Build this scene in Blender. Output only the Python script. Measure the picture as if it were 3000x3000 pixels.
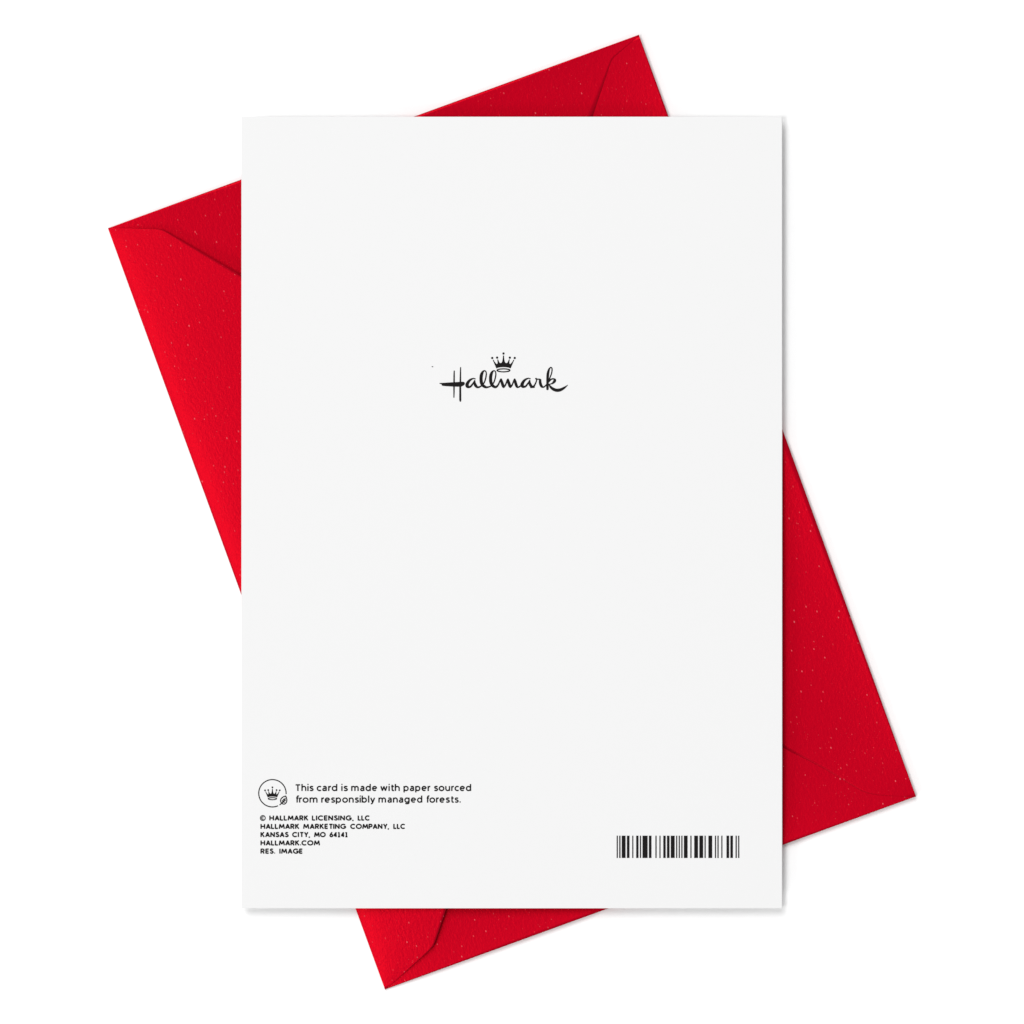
import bpy, math
from mathutils import Vector, Matrix

scene = bpy.context.scene
for o in list(bpy.data.objects):
    bpy.data.objects.remove(o)

# ------------------------------------------------------------------ camera
MM = 0.001
PPM = 12.48                 # photograph pixels per millimetre on the tabletop
CAM_H = 1200.0              # mm
FRAME = 3000.0 / PPM        # mm across the frame
cam_d = bpy.data.cameras.new('camera')
cam_d.sensor_width = 36.0
cam_d.sensor_height = 36.0
cam_d.lens = 36.0 * CAM_H / FRAME
cam_d.clip_start = 0.05
cam_d.clip_end = 50.0
cam = bpy.data.objects.new('camera', cam_d)
scene.collection.objects.link(cam)
cam.location = (0, 0, CAM_H * MM)
scene.camera = cam

# ------------------------------------------------------------------ light
WORLD = 0.39
KEY_W, TOP_W, RAKE_W = 306.0, 125.0, 140.0
world = bpy.data.worlds.new('World')
scene.world = world
world.use_nodes = True
bg = world.node_tree.nodes['Background']
bg.inputs['Color'].default_value = (1, 1, 1, 1)
bg.inputs['Strength'].default_value = WORLD


def area_light(name, az, el, dist, size, power):
    """az: degrees counter-clockwise from +x, the direction the light comes from."""
    d = bpy.data.lights.new(name, 'AREA')
    d.shape = 'DISK'
    d.size = size
    d.energy = power
    o = bpy.data.objects.new(name, d)
    scene.collection.objects.link(o)
    a, e = math.radians(az), math.radians(el)
    p = Vector((math.cos(a) * math.cos(e), math.sin(a) * math.cos(e), math.sin(e))) * dist
    o.location = p
    o.rotation_euler = (-p).to_track_quat('-Z', 'Y').to_euler()
    return o


area_light('key_softbox', 116, 54, 7.0, 4.8, KEY_W)
area_light('added_sheen_light', 200, 67, 7.0, 2.2, TOP_W)  # added lamp with no known source, aimed to raise sheen on the closing flap
area_light('side_softbox', 222, 24, 7.0, 2.2, RAKE_W)

vs = scene.view_settings
vs.view_transform = 'Standard'
vs.look = 'None'
vs.exposure = 0.0
vs.gamma = 1.0
vs.use_curve_mapping = False


# ------------------------------------------------------------------ materials
def new_mat(name):
    m = bpy.data.materials.new(name)
    m.use_nodes = True
    nt = m.node_tree
    return m, nt, nt.nodes['Principled BSDF']


def N(nt, kind, **kw):
    n = nt.nodes.new(kind)
    for k, v in kw.items():
        setattr(n, k, v)
    return n


def math_node(nt, op, a, b=None, c=None, clamp=False):
    n = nt.nodes.new('ShaderNodeMath')
    n.operation = op
    n.use_clamp = clamp
    for i, v in enumerate((a, b, c)):
        if v is None:
            continue
        if isinstance(v, (int, float)):
            n.inputs[i].default_value = v
        else:
            nt.links.new(v, n.inputs[i])
    return n.outputs[0]


def mix_col(nt, fac, a, b):
    n = nt.nodes.new('ShaderNodeMix')
    n.data_type = 'RGBA'
    for sock, v in ((n.inputs[0], fac), (n.inputs[6], a), (n.inputs[7], b)):
        if isinstance(v, tuple):
            sock.default_value = (*v, 1)
        elif isinstance(v, (int, float)):
            sock.default_value = v
        else:
            nt.links.new(v, sock)
    return n.outputs[2]


def noise(nt, vec, scale, detail=2.0, rough=0.5):
    n = nt.nodes.new('ShaderNodeTexNoise')
    n.inputs['Scale'].default_value = scale
    n.inputs['Detail'].default_value = detail
    n.inputs['Roughness'].default_value = rough
    nt.links.new(vec, n.inputs['Vector'])
    return n.outputs['Fac']


def mapped(nt, vec, rot=0.0, scale=(1, 1, 1), loc=(0, 0, 0)):
    n = nt.nodes.new('ShaderNodeMapping')
    n.inputs['Rotation'].default_value = (0, 0, math.radians(rot))
    n.inputs['Scale'].default_value = scale
    n.inputs['Location'].default_value = loc
    nt.links.new(vec, n.inputs['Vector'])
    return n.outputs[0]


def flecks(nt, vec, scale, cut, rmax, feather):
    """Pale fibres: a dot of random size in some cells of a Voronoi pattern."""
    v = nt.nodes.new('ShaderNodeTexVoronoi')
    v.voronoi_dimensions = '2D'
    v.inputs['Scale'].default_value = scale
    nt.links.new(vec, v.inputs['Vector'])
    sep = nt.nodes.new('ShaderNodeSeparateColor')
    nt.links.new(v.outputs['Color'], sep.inputs[0])
    pick = math_node(nt, 'MULTIPLY', math_node(nt, 'SUBTRACT', sep.outputs[0], cut), rmax / (1 - cut))
    soft = math_node(nt, 'MULTIPLY', math_node(nt, 'SUBTRACT', pick, v.outputs['Distance']), 1.0 / feather, clamp=True)
    return math_node(nt, 'MULTIPLY', soft, math_node(nt, 'MULTIPLY_ADD', sep.outputs[1], 0.75, 0.25))


def red_paper():
    m, nt, p = new_mat('red_fleck_paper')
    tc = N(nt, 'ShaderNodeTexCoord').outputs['Object']
    base, deep = (0.440, 0.0002, 0.0118), (0.370, 0.0002, 0.0115)
    grain = noise(nt, mapped(nt, tc, 12, (1.0, 0.55, 1.0)), 1500, 4, 0.6)
    blotch = noise(nt, tc, 45, 3, 0.55)
    f = math_node(nt, 'MULTIPLY_ADD', grain, 0.9, math_node(nt, 'MULTIPLY', blotch, 0.5), clamp=True)
    f = math_node(nt, 'SUBTRACT', f, 0.2, clamp=True)
    col = mix_col(nt, f, deep, base)
    wob = tc
    f1 = flecks(nt, mapped(nt, wob, 35, (1.0, 0.62, 1.0)), 430, 0.58, 0.076, 0.022)
    f2 = flecks(nt, mapped(nt, wob, 8, (1.0, 0.42, 1.0), (0.013, 0.007, 0)), 620, 0.66, 0.075, 0.03)
    f3 = flecks(nt, mapped(nt, wob, 50, (1.0, 0.75, 1.0), (0.031, 0.017, 0)), 1150, 0.62, 0.10, 0.05)
    dens = math_node(nt, 'MULTIPLY_ADD', noise(nt, tc, 70, 2), 3.2, -0.95, clamp=True)
    f2 = math_node(nt, 'MULTIPLY', f2, dens)
    f3 = math_node(nt, 'MULTIPLY', math_node(nt, 'MULTIPLY', f3, dens), 0.6)
    fl = math_node(nt, 'MAXIMUM', math_node(nt, 'MAXIMUM', f1, f2), f3)
    col = mix_col(nt, math_node(nt, 'MULTIPLY', fl, 0.72), col, (0.75, 0.17, 0.2))
    nt.links.new(col, p.inputs['Base Color'])
    p.inputs['Roughness'].default_value = 0.34
    p.inputs['Specular IOR Level'].default_value = 1.0
    p.inputs['IOR'].default_value = 1.68
    p.inputs['Specular Tint'].default_value = (1.0, 0.008, 0.014, 1)
    fine = noise(nt, mapped(nt, tc, 10, (1.0, 0.7, 1.0)), 2600, 3, 0.62)
    fibre = noise(nt, mapped(nt, tc, 14, (1.0, 0.55, 1.0)), 1500, 3, 0.6)
    hgt = math_node(nt, 'MULTIPLY_ADD', fine, 0.6, fibre)
    hgt = math_node(nt, 'MULTIPLY_ADD', fl, 0.5, hgt)
    b = N(nt, 'ShaderNodeBump')
    b.inputs['Strength'].default_value = 1.0
    b.inputs['Distance'].default_value = 0.00005
    nt.links.new(hgt, b.inputs['Height'])
    nt.links.new(b.outputs[0], p.inputs['Normal'])
    return m


def white_stock():
    m, nt, p = new_mat('white_card_stock')
    tc = N(nt, 'ShaderNodeTexCoord').outputs['Object']
    g = noise(nt, tc, 900, 4, 0.6)
    col = mix_col(nt, g, (0.769, 0.769, 0.769), (0.772, 0.772, 0.772))
    nt.links.new(col, p.inputs['Base Color'])
    p.inputs['Roughness'].default_value = 0.7
    p.inputs['Specular IOR Level'].default_value = 0.12
    b = N(nt, 'ShaderNodeBump')
    b.inputs['Strength'].default_value = 0.35
    b.inputs['Distance'].default_value = 0.00001
    nt.links.new(g, b.inputs['Height'])
    nt.links.new(b.outputs[0], p.inputs['Normal'])
    return m


def black_ink():
    m, nt, p = new_mat('black_printing_ink')
    tc = N(nt, 'ShaderNodeTexCoord').outputs['Object']
    g = noise(nt, tc, 1200, 2)
    nt.links.new(mix_col(nt, g, (0.0085, 0.0075, 0.0078), (0.0125, 0.011, 0.0115)), p.inputs['Base Color'])
    p.inputs['Roughness'].default_value = 0.6
    p.inputs['Specular IOR Level'].default_value = 0.05
    return m


def white_surface():
    m, nt, p = new_mat('white_seamless_surface')
    tc = N(nt, 'ShaderNodeTexCoord').outputs['Object']
    g = noise(nt, tc, 400, 3)
    nt.links.new(mix_col(nt, g, (0.935, 0.935, 0.935), (0.945, 0.945, 0.945)), p.inputs['Base Color'])
    p.inputs['Roughness'].default_value = 0.8
    p.inputs['Specular IOR Level'].default_value = 0.1
    return m


RED, STOCK, INK, SURF = red_paper(), white_stock(), black_ink(), white_surface()


# ------------------------------------------------------------------ helpers
def mesh_obj(name, verts_mm, faces, mat, parent=None, smooth=False):
    me = bpy.data.meshes.new(name)
    me.from_pydata([(x * MM, y * MM, z * MM) for x, y, z in verts_mm], [], faces)
    me.materials.append(mat)
    me.update()
    if smooth:
        for p in me.polygons:
            p.use_smooth = True
    o = bpy.data.objects.new(name, me)
    scene.collection.objects.link(o)
    if parent:
        o.parent = parent
    return o


def empty(name, loc_mm, rz=0.0):
    o = bpy.data.objects.new(name, None)
    o.empty_display_size = 0.02
    o.location = tuple(c * MM for c in loc_mm)
    o.rotation_euler = (0, 0, rz)
    scene.collection.objects.link(o)
    return o


def px(x, y, z):
    """photograph pixel -> millimetres on the level plane at height z."""
    k = (CAM_H - z) / CAM_H / PPM
    return ((x - 1500.0) * k, (1500.0 - y) * k)


# ------------------------------------------------------------------ tabletop
S = 1500.0
top = mesh_obj('tabletop', [(-S, -S, 0), (S, -S, 0), (S, S, 0), (-S, S, 0),
                            (-S, -S, -20), (S, -S, -20), (S, S, -20), (-S, S, -20)],
               [(0, 1, 2, 3), (7, 6, 5, 4), (4, 5, 1, 0), (5, 6, 2, 1), (6, 7, 3, 2), (7, 4, 0, 3)], SURF)
top['kind'] = 'structure'
top['label'] = 'plain bright white surface under the card and envelope'
top['category'] = 'surface'

# ------------------------------------------------------------------ envelope
# local frame: u runs along the short edge from the closing-flap fold, v along the long edge
EZ = 1.30                                      # height used to turn edge pixels into mm
PL, PT, PR, PB = [px(*p, EZ) for p in ((315.2, 667.8), (1871.5, 101.5), (2683.8, 2333.6), (1127.8, 2900.0))]
EW = (math.dist(PL, PT) + math.dist(PB, PR)) / 2      # about 133 mm
EH = (math.dist(PL, PB) + math.dist(PT, PR)) / 2      # about 190 mm
ctr = ((PL[0] + PT[0] + PR[0] + PB[0]) / 4, (PL[1] + PT[1] + PR[1] + PB[1]) / 4)
ang = math.atan2(PT[1] - PL[1] + PR[1] - PB[1], PT[0] - PL[0] + PR[0] - PB[0])
env = empty('envelope', (ctr[0], ctr[1], 0), ang)
env['label'] = 'speckled red paper envelope with pointed flaps lying askew under the white card'
env['category'] = 'envelope'


def loc(u, v, z):
    return (u - EW / 2, EH / 2 - v, z)


T = 0.035                                        # paper thickness, mm


def sheet(name, rows, label=None):
    """rows: list of rows of (u, v, ztop); makes a closed sheet of thickness T."""
    nr, nc = len(rows), len(rows[0])
    vs_, fs = [], []
    for dz in (0.0, -T):
        for r in rows:
            vs_ += [loc(u, v, z + dz) for u, v, z in r]
    o = nr * nc
    def idx(i, j, k=0):
        return k * o + i * nc + j
    for i in range(nr - 1):
        for j in range(nc - 1):
            fs.append((idx(i, j), idx(i + 1, j), idx(i + 1, j + 1), idx(i, j + 1)))
            fs.append((idx(i, j, 1), idx(i, j + 1, 1), idx(i + 1, j + 1, 1), idx(i + 1, j, 1)))
    for i in range(nr - 1):
        fs.append((idx(i, 0), idx(i, 0, 1), idx(i + 1, 0, 1), idx(i + 1, 0)))
        fs.append((idx(i, nc - 1), idx(i + 1, nc - 1), idx(i + 1, nc - 1, 1), idx(i, nc - 1, 1)))
    for j in range(nc - 1):
        fs.append((idx(0, j), idx(0, j + 1), idx(0, j + 1, 1), idx(0, j, 1)))
        fs.append((idx(nr - 1, j), idx(nr - 1, j, 1), idx(nr - 1, j + 1, 1), idx(nr - 1, j + 1)))
    ob = mesh_obj(name, vs_, fs, RED, env)
    me = ob.data
    for k, p in enumerate(me.polygons):
        p.use_smooth = k < 2 * (nr - 1) * (nc - 1)
    if label:
        ob['label'] = label
    return ob


def lerp_table(tab, x):
    for (a, fa), (b, fb) in zip(tab, tab[1:]):
        if x <= b:
            return fa + (fb - fa) * (x - a) / (b - a)
    return tab[-1][1]


def smooth_samples(tab, n, soft=1.2):
    """samples of a piecewise-linear flap outline with its corners slightly rounded."""
    lo, hi = tab[0][0], tab[-1][0]
    out = []
    for i in range(n + 1):
        t = i / n
        x = lo + (hi - lo) * t
        k = [lerp_table(tab, min(hi, max(lo, x + d * soft))) for d in (-1, -.5, 0, .5, 1)]
        out.append((x, sum(k) / 5 if lo + soft < x < hi - soft else lerp_table(tab, x)))
    return out


# outlines (distance in from the fold as a function of the distance along it)
LEFT = [(0, 0.25), (4.7, 11.9), (21.3, 25.6), (88.0, 80.5), (95.1, 84.5), (102.0, 80.5),
        (EH - 13.1, 20.1), (EH - 5.7, 14.2), (EH, 0.25)]
RIGHT = [(0, 0.25), (2.4, 12.0), (9.0, 22.0), (86.0, 73.0), (95.1, 78.0), (104.0, 73.0),
         (EH - 21.6, 25.6), (EH - 13.7, 18.2), (EH - 4.3, 10.6), (EH, 0.25)]


def fold_rise(a, b, la=10.0, lb=12.0):
    """1 at either fold, falling off into the panel where the paper sags."""
    return 1 - (1 - math.exp(-a / la)) * (1 - math.exp(-b / lb))


def z_side(u, d):            # short-edge flaps: low at the closing-flap side, fuller towards the pocket
    hf = 0.40 + 0.85 * (1 - math.exp(-u / 12.0))
    return 0.22 + (hf - 0.22) * fold_rise(EW - u, d, 10.0, 9.0)


def z_right(w, v):
    e = min(v, EH - v)
    return 0.265 + 1.05 * fold_rise(w, e, 10.0, 9.0)


def z_over(u, d):            # the flap that ends on top of the pocket flap
    t = min(1.0, max(0.0, (u - 25.0) / 50.0))
    t = t * t * (3 - 2 * t)
    return z_side(u, d) * (1 - t) + (z_right(EW - u, d) + 0.040) * t


def z_left(u, v):
    e = min(v, EH - v)
    z = 0.28 * (1 - math.exp(-u / 1.6)) + 1.85 * (1 - math.exp(-u / 18.0))
    k = 1 - math.exp(-(e + 0.3 * u) / 3.0)      # the corners stay closer to the paper below
    return 0.48 + z * (0.30 + 0.70 * k)


SEAM = [(0.0, 0.2), (7.9, 3.2), (16.8, 14.4), (26.0, 25.9)]      # end of that flap on the pocket flap: w -> v
ENV_TOP = 0.0
# back panel, flat on the table
sheet('back_panel', [[(EW * j / 4, EH * i / 4, 0.03 + T) for j in range(5)] for i in range(5)])
# short-edge flaps
for s in (0, 1):
    rows = []
    n = 240
    for i in range(n + 1):
        u = 0.15 + (EW - 0.3) * i / n
        d1 = min(34.0, 6.0 + min(u, EW - u) * 0.9)
        if s == 0 and u > EW / 2:
            d1 = sum(lerp_table(SEAM, max(0.0, EW - u + k)) for k in (-.5, -.25, 0, .25, .5)) / 5 if EW - u < 24.5 else 24.0 + min(8.0, EW - u - 24.5)
        zf = z_over if s == 0 else z_side
        r = [(u, (0.10 if s == 0 else EH - 0.10), 0.06 + T)]
        ds = [0.03 + (d1 - 0.03) * (j / 12) ** 1.6 for j in range(13)]
        for d in ds:
            r.append((u, d if s == 0 else EH - d, zf(u, d)))
        rows.append(r if s == 0 else r[::-1])
    sheet('side_flap', rows[::-1] if s == 0 else rows[::-1])
# long-edge pocket flap, glued over the side flaps
rows = []
for v, w1 in smooth_samples(RIGHT, 170, 1.4):
    r = [(EW - 0.08, v, 0.06 + T)]
    for j in range(25):
        w = 0.0 + w1 * (j / 24) ** 1.3
        r.append((EW - w, v, z_right(w, v)))
    rows.append(r[::-1])
sheet('pocket_flap', rows)
# closing flap, loose
rows = []
for v, u1 in smooth_samples(LEFT, 260, 0.5):
    r = [(0.08, v, 0.06 + T)]
    for j in range(41):
        u = u1 * (j / 40) ** 1.5
        z = z_left(u, v)
        ENV_TOP = max(ENV_TOP, z)
        r.append((u, v, z))
    rows.append(r)
sheet('closing_flap', rows, 'brighter loose flap whose lifted edge shades the red paper below')

# ------------------------------------------------------------------ greeting card
CZ0 = ENV_TOP + 0.005
PT_ = 0.17                                      # board thickness
GAP = 0.04
CZ1 = CZ0 + 2 * PT_ + GAP                       # top face of the card
x0, y1 = px(707.3, 342.0, CZ1)
x1, y0 = px(2292.0, 2661.0, CZ1)
card = empty('greeting_card', ((x0 + x1) / 2, (y0 + y1) / 2, CZ0))
card['label'] = 'plain white folded greeting card, back side up, with black print, on the red envelope'
card['category'] = 'card'
CX, CY = (x0 + x1) / 2, (y0 + y1) / 2
HW, HH = (x1 - x0) / 2, (y1 - y0) / 2


def slab(name, xa, xb, ya, yb, za, zb, bev=0.02):
    """board with a slightly softened upper edge."""
    v = []
    for z, i in ((za, 0), (zb - bev, 0), (zb, bev)):
        v += [(xa + i, ya + i, z), (xb - i, ya + i, z), (xb - i, yb - i, z), (xa + i, yb - i, z)]
    f = [(3, 2, 1, 0), (8, 9, 10, 11)]
    for k in (0, 4):
        f += [(k + a, k + (a + 1) % 4, k + 4 + (a + 1) % 4, k + 4 + a) for a in range(4)]
    return mesh_obj(name, v, f, STOCK, card)


slab('front_panel', -HW, HW - 0.102, -HH, HH, 0.0, PT_)
back = slab('back_panel', -HW, HW - 0.102, -HH, HH, PT_ + GAP, 2 * PT_ + GAP)
# rounded fold along the spine, joining the two panels
v, f = [], []
R_ = PT_ + GAP / 2
n = 8
for i in range(n + 1):
    a = -math.pi / 2 + math.pi * i / n
    x = HW - 0.10 + 0.10 * math.cos(a)
    z = R_ + (R_ - 0.001) * math.sin(a)
    v += [(x, -HH, z), (x, HH, z)]
for i in range(n):
    f.append((2 * i, 2 * i + 2, 2 * i + 3, 2 * i + 1)[::-1])
f.append(tuple(2 * i for i in range(n + 1)))
f.append(tuple(2 * i + 1 for i in range(n, -1, -1)))
mesh_obj('spine_fold', v, f, STOCK, card)

# ------------------------------------------------------------------ printing
GAIN = 0.44                                     # ink spread on the stock, px
INK_Z = 2 * PT_ + GAP + 0.012


class Print:
    """Collects flat inked shapes given in photograph pixels."""

    def __init__(self):
        self.v, self.f, self.k = [], [], 0

    def _z(self):
        self.k += 1
        return INK_Z + 0.002 * (self.k % 14)

    def poly(self, pts):
        z = self._z()
        b = len(self.v)
        for x, y in pts:
            q = px(x, y, CZ1)
            self.v.append((q[0] - CX, q[1] - CY, z))
        tri = [Vector((p[0], p[1], 0)) for p in self.v[b:]]
        from mathutils.geometry import tessellate_polygon
        for t in tessellate_polygon([tri]):
            a, c, d = (self.v[b + i] for i in t)
            cr = (c[0] - a[0]) * (d[1] - a[1]) - (c[1] - a[1]) * (d[0] - a[0])
            if abs(cr) < 1e-12:
                continue
            self.f.append(tuple(b + i for i in (t if cr > 0 else t[::-1])))

    def strip(self, L, Rr, closed=False):
        z = self._z()
        b = len(self.v)
        for a, c in zip(L, Rr):
            for x, y in (a, c):
                q = px(x, y, CZ1)
                self.v.append((q[0] - CX, q[1] - CY, z))
        n = len(L)
        for i in range(n if closed else n - 1):
            j = (i + 1) % n
            self.f.append((b + 2 * i, b + 2 * i + 1, b + 2 * j + 1, b + 2 * j))

    def disc(self, x, y, rx, ry=None, n=20):
        ry = ry or rx
        self.poly([(x + rx * math.cos(2 * math.pi * i / n), y + ry * math.sin(2 * math.pi * i / n)) for i in range(n)])

    def stroke(self, pts, caps=(True, True), closed=False, sub=6, curve=True):
        """pts: (x, y, r) in pixels; smooth variable-width pen stroke."""
        if curve and len(pts) > 2:
            pts = catmull(pts, sub, closed)
        n = len(pts)
        L, Rr = [], []
        pts = [(x, y, r + GAIN) for x, y, r in pts]
        for i, (x, y, r) in enumerate(pts):
            a = pts[(i - 1) % n] if closed else pts[max(i - 1, 0)]
            c = pts[(i + 1) % n] if closed else pts[min(i + 1, n - 1)]
            dx, dy = c[0] - a[0], c[1] - a[1]
            l = math.hypot(dx, dy) or 1
            L.append((x - dy / l * r, y + dx / l * r))
            Rr.append((x + dy / l * r, y - dx / l * r))
        self.strip(L, Rr, closed)
        if not closed:
            if caps[0]:
                self.disc(*pts[0], n=14)
            if caps[1]:
                self.disc(*pts[-1], n=14)

    def build(self, name):
        return mesh_obj(name, self.v, self.f, INK, back)


def catmull(p, sub=6, closed=False):
    out = []
    n = len(p)
    for i in range(n if closed else n - 1):
        q = [p[(i + k) % n] if closed else p[min(max(i + k, 0), n - 1)] for k in (-1, 0, 1, 2)]
        for s in range(sub):
            t = s / sub
            out.append(tuple(0.5 * (2 * q[1][c] + (q[2][c] - q[0][c]) * t
                                    + (2 * q[0][c] - 5 * q[1][c] + 4 * q[2][c] - q[3][c]) * t * t
                                    + (3 * q[1][c] - q[0][c] - 3 * q[2][c] + q[3][c]) * t ** 3) for c in range(len(p[0]))))
    if not closed:
        out.append(tuple(p[-1]))
    return out


# --- logo: script lettering
lg = Print()
K4, K5 = 14.862, 6.9


def a4(pts, dx=0.0, dy=0.0):
    return [(1275 + x / K4 + dx, 1060 + y / K4 + dy, r / K4) for x, y, r in pts]


def a5(pts, dx=0.0):
    return [(1400 + (x + dx) / K5, 1060 + y / K5, r / K5) for x, y, r in pts]


lg.stroke(a4([(828, 402, 20), (825, 600, 26), (822, 900, 28), (820, 1100, 28), (818, 1400, 22), (815, 1548, 17)]))
lg.stroke(a4([(1107, 248, 17), (1101, 500, 24), (1096, 870, 31), (1090, 1100, 36), (1091, 1400, 38), (1092, 1650, 39), (1098, 1712, 24)]))
bar = [(185, 940), (200, 922), (300, 918), (550, 902), (800, 888), (1060, 872), (1200, 868), (1262, 885), (1290, 930),
       (1280, 985), (1250, 1020), (1190, 1055), (1120, 1080), (950, 1085), (700, 1075), (450, 1060), (320, 1045),
       (290, 1020), (270, 980), (250, 967), (200, 960)]
lg.poly([(1275 + x / K4, 1060 + y / K4) for x, y, _ in catmull([(x, y, 0) for x, y in bar], 4, True)])
for dx, dy in ((0, 0), (161.2, -0.6)):
    lg.stroke(a4([(1745, 744, 15), (1660, 728, 22), (1530, 784, 42), (1445, 872, 56), (1388, 985, 68), (1400, 1058, 72),
                  (1447, 1098, 48), (1537, 1078, 38), (1615, 988, 32), (1680, 890, 25), (1718, 805, 15)], dx, dy))
    lg.stroke(a4([(1724, 808, 15), (1722, 900, 34), (1735, 985, 56), (1772, 1050, 56), (1830, 1102, 42), (1905, 1108, 34)], dx, dy))
lg.stroke(a5([(12, 514, 16), (38, 506, 14), (78, 480, 10)]))
LH = [(60, 498, 10), (95, 462, 9), (125, 425, 11), (150, 360, 11), (166, 290, 11), (170, 235, 10), (158, 192, 9), (130, 179, 9)]
LS = [(130, 179, 9), (98, 205, 20), (72, 265, 29), (64, 340, 30), (72, 420, 30), (100, 475, 28), (140, 505, 24)]
for dx in (0, 193):
    lg.stroke(a5(LH, dx))
    lg.stroke(a5(LS + ([(175, 515, 18), (220, 508, 13), (265, 488, 10)] if dx == 0 else
                       [(175, 508, 21), (215, 470, 15), (245, 405, 12), (268, 358, 14), (281, 352, 12)]), dx))
M3 = [(472, 353, 14), (481, 400, 25), (500, 460, 27), (513, 498, 25), (520, 512, 17)]
U3 = [(520, 512, 17), (550, 480, 14), (575, 425, 12), (592, 375, 12), (608, 352, 13)]
lg.stroke(a5(M3))
lg.stroke(a5(U3))
lg.stroke(a5(M3, 136))
lg.stroke(a5(U3, 136))
lg.stroke(a5([(745, 353, 14), (755, 400, 25), (772, 460, 26), (788, 498, 24), (805, 513, 16), (835, 506, 13), (872, 478, 12)]))
lg.stroke(a5([(1075, 513, 18), (1118, 503, 17), (1150, 466, 13), (1175, 412, 11), (1188, 366, 9), (1174, 341, 14)]))
lg.disc(1400 + 1172 / K5, 1060 + 341 / K5, 16 / K5)
lg.stroke(a5([(1180, 344, 12), (1205, 352, 10), (1240, 352, 10), (1262, 366, 19)]))
lg.stroke(a5([(1258, 366, 22), (1260, 420, 26), (1274, 470, 26), (1295, 501, 23), (1322, 512, 14), (1348, 500, 12), (1392, 458, 11)]))
lg.stroke(a5([(1470, 111, 8), (1440, 150, 16), (1418, 230, 24), (1410, 320, 24), (1408, 420, 23), (1407, 500, 23), (1407, 549, 22)]))
lg.stroke(a5([(1470, 111, 8), (1494, 125, 10), (1500, 165, 10), (1490, 230, 10), (1465, 300, 10), (1440, 360, 9), (1422, 400, 8)]))
lg.stroke(a5([(1432, 405, 12), (1465, 365, 14), (1500, 347, 12), (1535, 346, 12), (1554, 366, 25), (1545, 398, 26),
              (1510, 433, 16), (1470, 449, 8), (1438, 453, 7)]))
lg.stroke(a5([(1440, 458, 8), (1470, 508, 20), (1520, 550, 27), (1575, 572, 29), (1620, 575, 30), (1680, 562, 27),
              (1740, 528, 20), (1790, 492, 9), (1816, 470, 3)]))
lg.build('logo_lettering')

# --- crowns
HALF = [(1008, 232), (1000, 340), (985, 420), (960, 462), (930, 473), (905, 465), (880, 435), (845, 352), (829, 355),
        (838, 440), (833, 488), (812, 503), (790, 490), (745, 440), (700, 361), (685, 371), (798, 635), (860, 608), (940, 596)]
CROWN = HALF + [(1020, 593)] + [(2040 - x, y) for x, y in reversed(HALF)]


def crown(name, tf, s, dot=32, ring=15):
    c = Print()
    c.poly([tf(x, y) for x, y in CROWN])
    c.stroke([(*tf(x, y), 0.0) for x, y in CROWN], closed=True, curve=False)
    for x, y in ((1020, 168), (820, 298), (1220, 298), (666, 309), (1374, 309)):
        c.disc(*tf(x, y), dot * s + GAIN)
    pts = [(*tf(1020 + 199 * math.cos(t), 698 + 47 * math.sin(t)), (ring + 3 * abs(math.cos(t)) ** 6) * s)
           for t in [2 * math.pi * i / 48 for i in range(48)]]
    c.stroke(pts, closed=True, curve=False)
    c.build(name)


KC = 10.733
crown('logo_crown', lambda x, y: (1380 + x / KC, 1020 + y / KC), 1 / KC)
SE = 0.654 / KC
crown('emblem_crown', lambda x, y: (798.05 + (x - 1020) * SE, 2306.5 + (y - 168) * SE * 1.035), SE, dot=36, ring=16)
# --- stray speck left of the logo
sp = Print()
sp.stroke([(1265.3, 1074.4, 0.6), (1267, 1074.3, 0.95), (1268.6, 1074.6, 0.6)])
sp.build('ink_speck')

# --- emblem ring and leaf
KE = 16.1


def e3(pts, r=20):
    return [(745 + x / KE, 2270 + y / KE, r / KE) for x, y in pts]


em = Print()
ang_ = [math.radians(2 - i * (2 + 360 - 67.6) / 90) for i in range(91)]
em.stroke(e3([(855 + 645 * math.cos(t), 870 + 645 * math.sin(t)) for t in ang_]), curve=False)
em.build('emblem_ring')
lf = Print()
lf.stroke(e3([(1482, 1000), (1520, 1100), (1535, 1190), (1520, 1280), (1470, 1350), (1400, 1382), (1330, 1365), (1270, 1310),
              (1240, 1230), (1255, 1150), (1310, 1080), (1390, 1028), (1482, 1000)]))
lf.stroke(e3([(1207, 1410), (1290, 1345), (1350, 1288), (1410, 1208), (1455, 1108)]))
for a, b in (((1350, 1288), (1326, 1208)), ((1350, 1290), (1428, 1285)), ((1405, 1213), (1379, 1152)), ((1405, 1215), (1468, 1196))):
    lf.stroke(e3([a, b]))
lf.build('emblem_leaf')


# --- stroke alphabets: glyph = (advance, [strokes]); a stroke is ('l', pts) straight, ('c', pts) smooth, ('d', x, y, r)
def arc(cx, cy, rx, ry, a0, a1, n=22):
    return [(cx + rx * math.cos(math.radians(a0 + (a1 - a0) * i / n)), cy + ry * math.sin(math.radians(a0 + (a1 - a0) * i / n)))
            for i in range(n + 1)]


def P(*pts):
    return ('p', list(pts))


def Cv(*pts):
    return ('c', list(pts))


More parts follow.
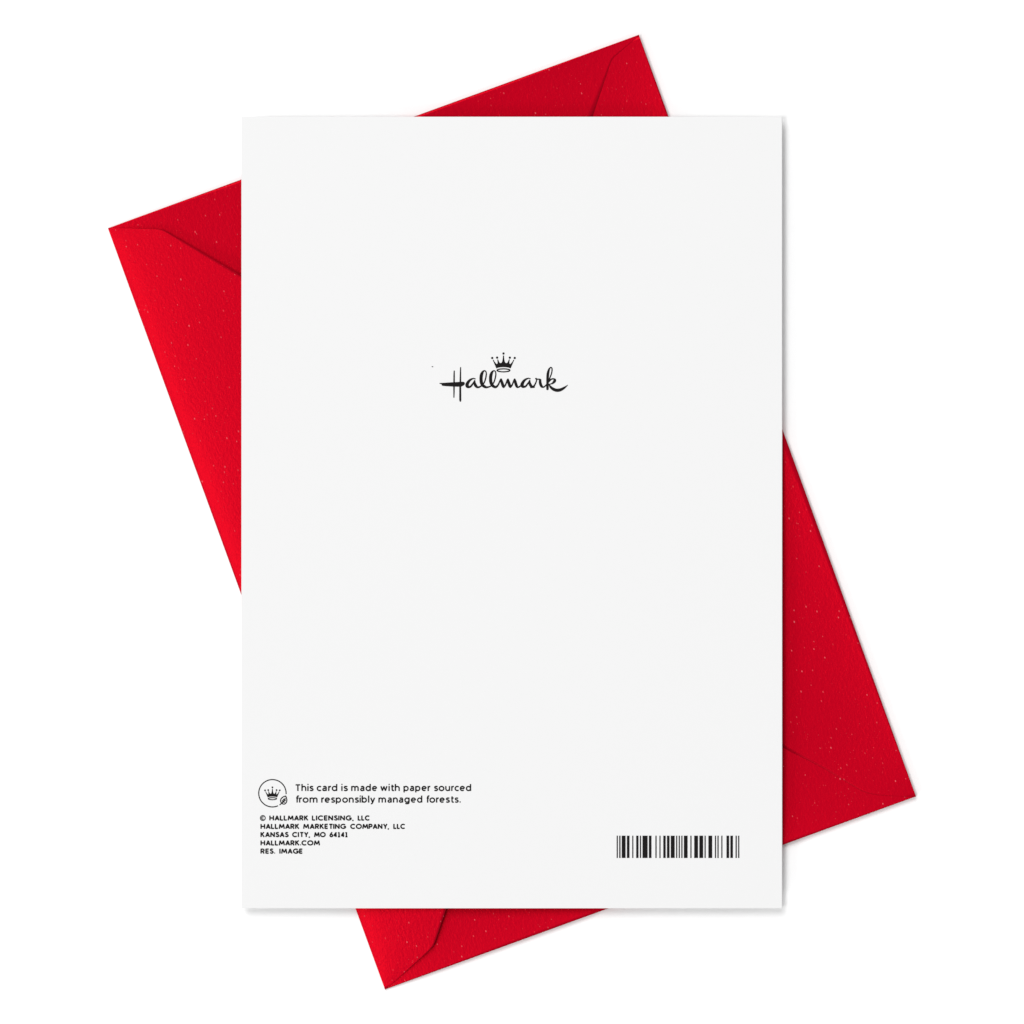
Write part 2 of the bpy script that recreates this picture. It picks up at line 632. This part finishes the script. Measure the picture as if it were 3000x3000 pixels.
LOW = {
    'T': (.80, [P((0, .93), (.64, .93)), P((.32, .93), (.32, 0))]),
    'h': (.73, [P((0, 1.07), (0, 0)), P(*arc(.25, .42, .25, .27, 180, 0), (.5, 0))]),
    'n': (.73, [P((0, .76), (0, 0)), P(*arc(.25, .42, .25, .27, 180, 0), (.5, 0))]),
    'm': (1.12, [P((0, .76), (0, 0)), P(*arc(.22, .44, .22, .25, 180, 0), (.44, 0)), P(*arc(.66, .44, .22, .25, 180, 0), (.88, 0))]),
    'i': (.25, [P((0, .76), (0, 0)), ('d', 0, 1.0, .105)]),
    'l': (.25, [P((0, 1.07), (0, 0))]),
    's': (.60, [Cv((.41, .62), (.33, .675), (.22, .69), (.09, .66), (.03, .55), (.10, .45), (.23, .39), (.36, .32), (.41, .21), (.34, .11), (.20, .07), (.08, .09), (0, .15))]),
    'c': (.64, [P(*arc(.30, .38, .30, .31, 52, 308))]),
    'e': (.78, [P((.02, .39), (.56, .39)), P(*arc(.29, .38, .28, .31, 2, 312))]),
    'o': (.82, [P(*arc(.31, .38, .31, .31, 0, 360, 32))]),
    'd': (.80, [P(*arc(.28, .38, .28, .31, 0, 360, 32)), P((.56, 1.07), (.56, 0))]),
    'b': (.80, [P(*arc(.28, .38, .28, .31, 0, 360, 32)), P((0, 1.07), (0, 0))]),
    'p': (.80, [P(*arc(.28, .38, .28, .31, 0, 360, 32)), P((0, .76), (0, -.22))]),
    'g': (.80, [P(*arc(.28, .38, .28, .31, 0, 360, 32)), P((.56, .76), (.56, .05)), Cv((.56, .08), (.54, -.06), (.45, -.14), (.30, -.165), (.16, -.15), (.05, -.10))]),
    'a': (.69, [Cv((.05, .61), (.13, .665), (.24, .69), (.37, .655), (.43, .54), (.43, .42)), P((.43, .46), (.43, 0)),
                Cv((.43, .42), (.22, .41), (.06, .34), (.01, .22), (.06, .11), (.18, .07), (.32, .11), (.43, .23))]),
    'r': (.42, [P((0, .76), (0, 0)), Cv((0, .42), (.05, .58), (.15, .67), (.30, .685))]),
    't': (.50, [P((.13, .96), (.13, .25)), Cv((.13, .28), (.16, .12), (.26, .07), (.37, .09)), P((0, .69), (.36, .69))]),
    'f': (.42, [Cv((.38, .98), (.28, 1.0), (.18, .96), (.135, .82)), P((.135, .84), (.135, 0)), P((0, .69), (.33, .69))]),
    'u': (.75, [P((0, .76), *arc(.25, .34, .25, .27, 180, 360)), P((.5, .76), (.5, 0))]),
    'w': (.98, [P((0, .74), (.20, .05)), P((.20, .05), (.40, .70)), P((.40, .70), (.60, .05)), P((.60, .05), (.80, .74)),
                ('d', .2, .05, .06), ('d', .6, .05, .06), ('d', .4, .70, .06)]),
    'y': (.66, [P((0, .74), (.27, .05)), P((.53, .74), (.24, -.02)), Cv((.25, .0), (.19, -.12), (.12, -.165), (.02, -.16))]),
    '.': (.20, [('d', .02, .10, .11)]),
}
S_UP = [(.44, .80), (.36, .89), (.24, .915), (.10, .87), (.05, .74), (.12, .61), (.26, .52), (.41, .42), (.47, .28), (.40, .14), (.24, .085), (.09, .13), (0, .25)]
UP = {
    'H': (.88, [P((0, 0), (0, 1)), P((.60, 0), (.60, 1)), P((0, .5), (.60, .5))]),
    'A': (.90, [P((0, 0), (.33, .96)), P((.33, .96), (.66, 0)), P((.12, .31), (.54, .31)), ('d', .33, .93, .085)]),
    'L': (.66, [P((0, 1), (0, 0)), P((0, .085), (.43, .085))]),
    'M': (1.10, [P((0, 0), (.12, .95)), P((.12, .95), (.43, .22)), P((.43, .22), (.74, .95)), P((.74, .95), (.86, 0)),
                 ('d', .12, .93, .085), ('d', .74, .93, .085), ('d', .43, .23, .08)]),
    'R': (.80, [P((0, 0), (0, 1)), P((0, .915), *arc(.25, .685, .23, .23, 90, -90, 14), (0, .455)), P((.24, .455), (.51, 0))]),
    'K': (.80, [P((0, 0), (0, 1)), P((.50, 1), (.03, .45)), P((.17, .58), (.55, 0))]),
    'I': (.30, [P((0, 0), (0, 1))]),
    'C': (.98, [P(*arc(.42, .5, .42, .415, 45, 315, 26))]),
    'E': (.70, [P((0, 0), (0, 1)), P((0, .915), (.46, .915)), P((0, .5), (.42, .5)), P((0, .085), (.46, .085))]),
    'N': (.90, [P((0, 0), (0, 1)), P((0, .93), (.60, .07)), P((.60, 0), (.60, 1))]),
    'S': (.72, [Cv(*S_UP)]),
    'G': (1.04, [P(*arc(.42, .5, .42, .415, 45, 350, 28)), P((.46, .47), (.88, .47)), ]),
    'T': (.76, [P((0, .915), (.58, .915)), P((.29, .915), (.29, 0))]),
    'O': (1.12, [P(*arc(.43, .5, .43, .415, 0, 360, 36))]),
    'P': (.72, [P((0, 0), (0, 1)), P((0, .915), *arc(.25, .675, .24, .24, 90, -90, 14), (0, .435))]),
    'Y': (.80, [P((0, 1), (.30, .46)), P((.60, 1), (.30, .46)), P((.30, .48), (.30, 0))]),
    ',': (.34, [P((.07, .12), (-.01, -.16))]),
    '.': (.28, [('d', .02, .11, .125)]),
    '6': (.76, [P(*arc(.27, .30, .26, .22, 0, 360, 28)), Cv((.44, .97), (.26, .80), (.08, .52), (.015, .30))]),
    '4': (.80, [P((.42, 0), (.42, 1)), P((.42, .94), (.0, .27)), P((0, .27), (.60, .27)), ('d', .41, .93, .08)]),
    '1': (.66, [P((.22, .0), (.22, 1)), P((.24, .94), (.02, .80)), P((0, .07), (.44, .07))]),
    '\u00a9': (1.3, [P(*arc(.51, .49, .51, .51, 0, 360, 40)), P(*arc(.51, .49, .24, .24, 45, 315, 20))]),
}


def word(pr, text, font, xa, xb, base, cap, r):
    """sets one word so that its ink runs from xa to xb on the baseline (pixels)."""
    pen, pts_min, pts_max, items = 0.0, 1e9, -1e9, []
    squeeze = 0.90 if font is LOW else 0.98
    for ch in text:
        adv, strokes = font[ch]
        for s in strokes:
            if s[0] == 'd':
                sx = s[1] * squeeze + pen
                items.append(('d', sx, s[2], s[3]))
                ex = (sx - s[3] + r / cap, sx + s[3] - r / cap)
            else:
                q = [(x * squeeze + pen, y) for x, y in s[1]]
                items.append((s[0], q))
                ex = (min(p[0] for p in q), max(p[0] for p in q))
            pts_min, pts_max = min(pts_min, ex[0]), max(pts_max, ex[1])
        pen += adv
    k = (xb - xa - 2 * r) / max(pts_max - pts_min, .01) if len(text) > 1 else cap
    fx = lambda x: xa + r + (x - pts_min) * k
    fy = lambda y: base - y * cap
    for it in items:
        if it[0] == 'd':
            pr.disc(fx(it[1]), fy(it[2]), it[3] * cap, n=12)
        else:
            q = [(fx(x), fy(y), r) for x, y in it[1]]
            pr.stroke(q, caps=(False, False), curve=it[0] == 'c', sub=5)


def line(name, words, font, base, cap, r):
    pr = Print()
    for t, xa, xb in words:
        word(pr, t, font, xa, xb, base, cap, r if t != '\u00a9' else 1.05)
    return pr.build(name)


A = lambda x: 740 + x / 6.0375
B_ = lambda x: 1050 + x / 5.52
line('paper_note_line', [('This', A(750), A(1078)), ('card', A(1135), A(1497)), ('is', A(1567), A(1685)), ('made', A(1745), B_(303)),
                         ('with', B_(355), B_(668)), ('paper', B_(730), B_(1172)), ('sourced', B_(1222), B_(1822))], LOW, 2317.4, 19.3, 1.62)
line('paper_note_line', [('from', A(760), A(1147)), ('responsibly', A(1215), B_(270)), ('managed', B_(325), B_(1032)),
                         ('forests.', B_(1095), B_(1657))], LOW, 2351.4, 19.3, 1.62)
D_ = lambda x: 740 + x / 4.025
for base, ws in ((135, [('\u00a9', 88, 155), ('HALLMARK', 198, 658), ('LICENSING,', 700, 1192), ('LLC', 1240, 1382)]),
                 (234, [('HALLMARK', 94, 552), ('MARKETING', 596, 1108), ('COMPANY,', 1152, 1610), ('LLC', 1660, 1800)]),
                 (331, [('KANSAS', 94, 425), ('CITY,', 467, 678), ('MO', 725, 862), ('64141', 907, 1126)]),
                 (429, [('HALLMARK.COM', 94, 794)]),
                 (526, [('RES.', 94, 268), ('IMAGE', 316, 593)])):
    line('address_line', [(t, D_(a), D_(b)) for t, a, b in ws], UP, 2370 + base / 4.025, 14.2, 1.62)

# --- barcode
bc = Print()
for a, b in ((124, 137), (158, 173), (192, 241), (262, 294), (334, 346), (387, 415), (437, 450), (472, 538), (558, 590), (646, 659),
             (700, 712), (752, 781), (802, 833), (853, 903), (925, 938), (960, 973), (995, 1008), (1030, 1077), (1117, 1130),
             (1169, 1217), (1238, 1286), (1308, 1321), (1360, 1408), (1448, 1460), (1482, 1495), (1534, 1546), (1604, 1636),
             (1656, 1688), (1726, 1740), (1761, 1774)):
    xa, xb, ya, yb = 1780 + a / 4.6 - GAIN, 1780 + b / 4.6 + GAIN, 2448.2, 2513.7
    bc.poly([(xa, ya), (xb, ya), (xb, yb), (xa, yb)])
bc.build('barcode')
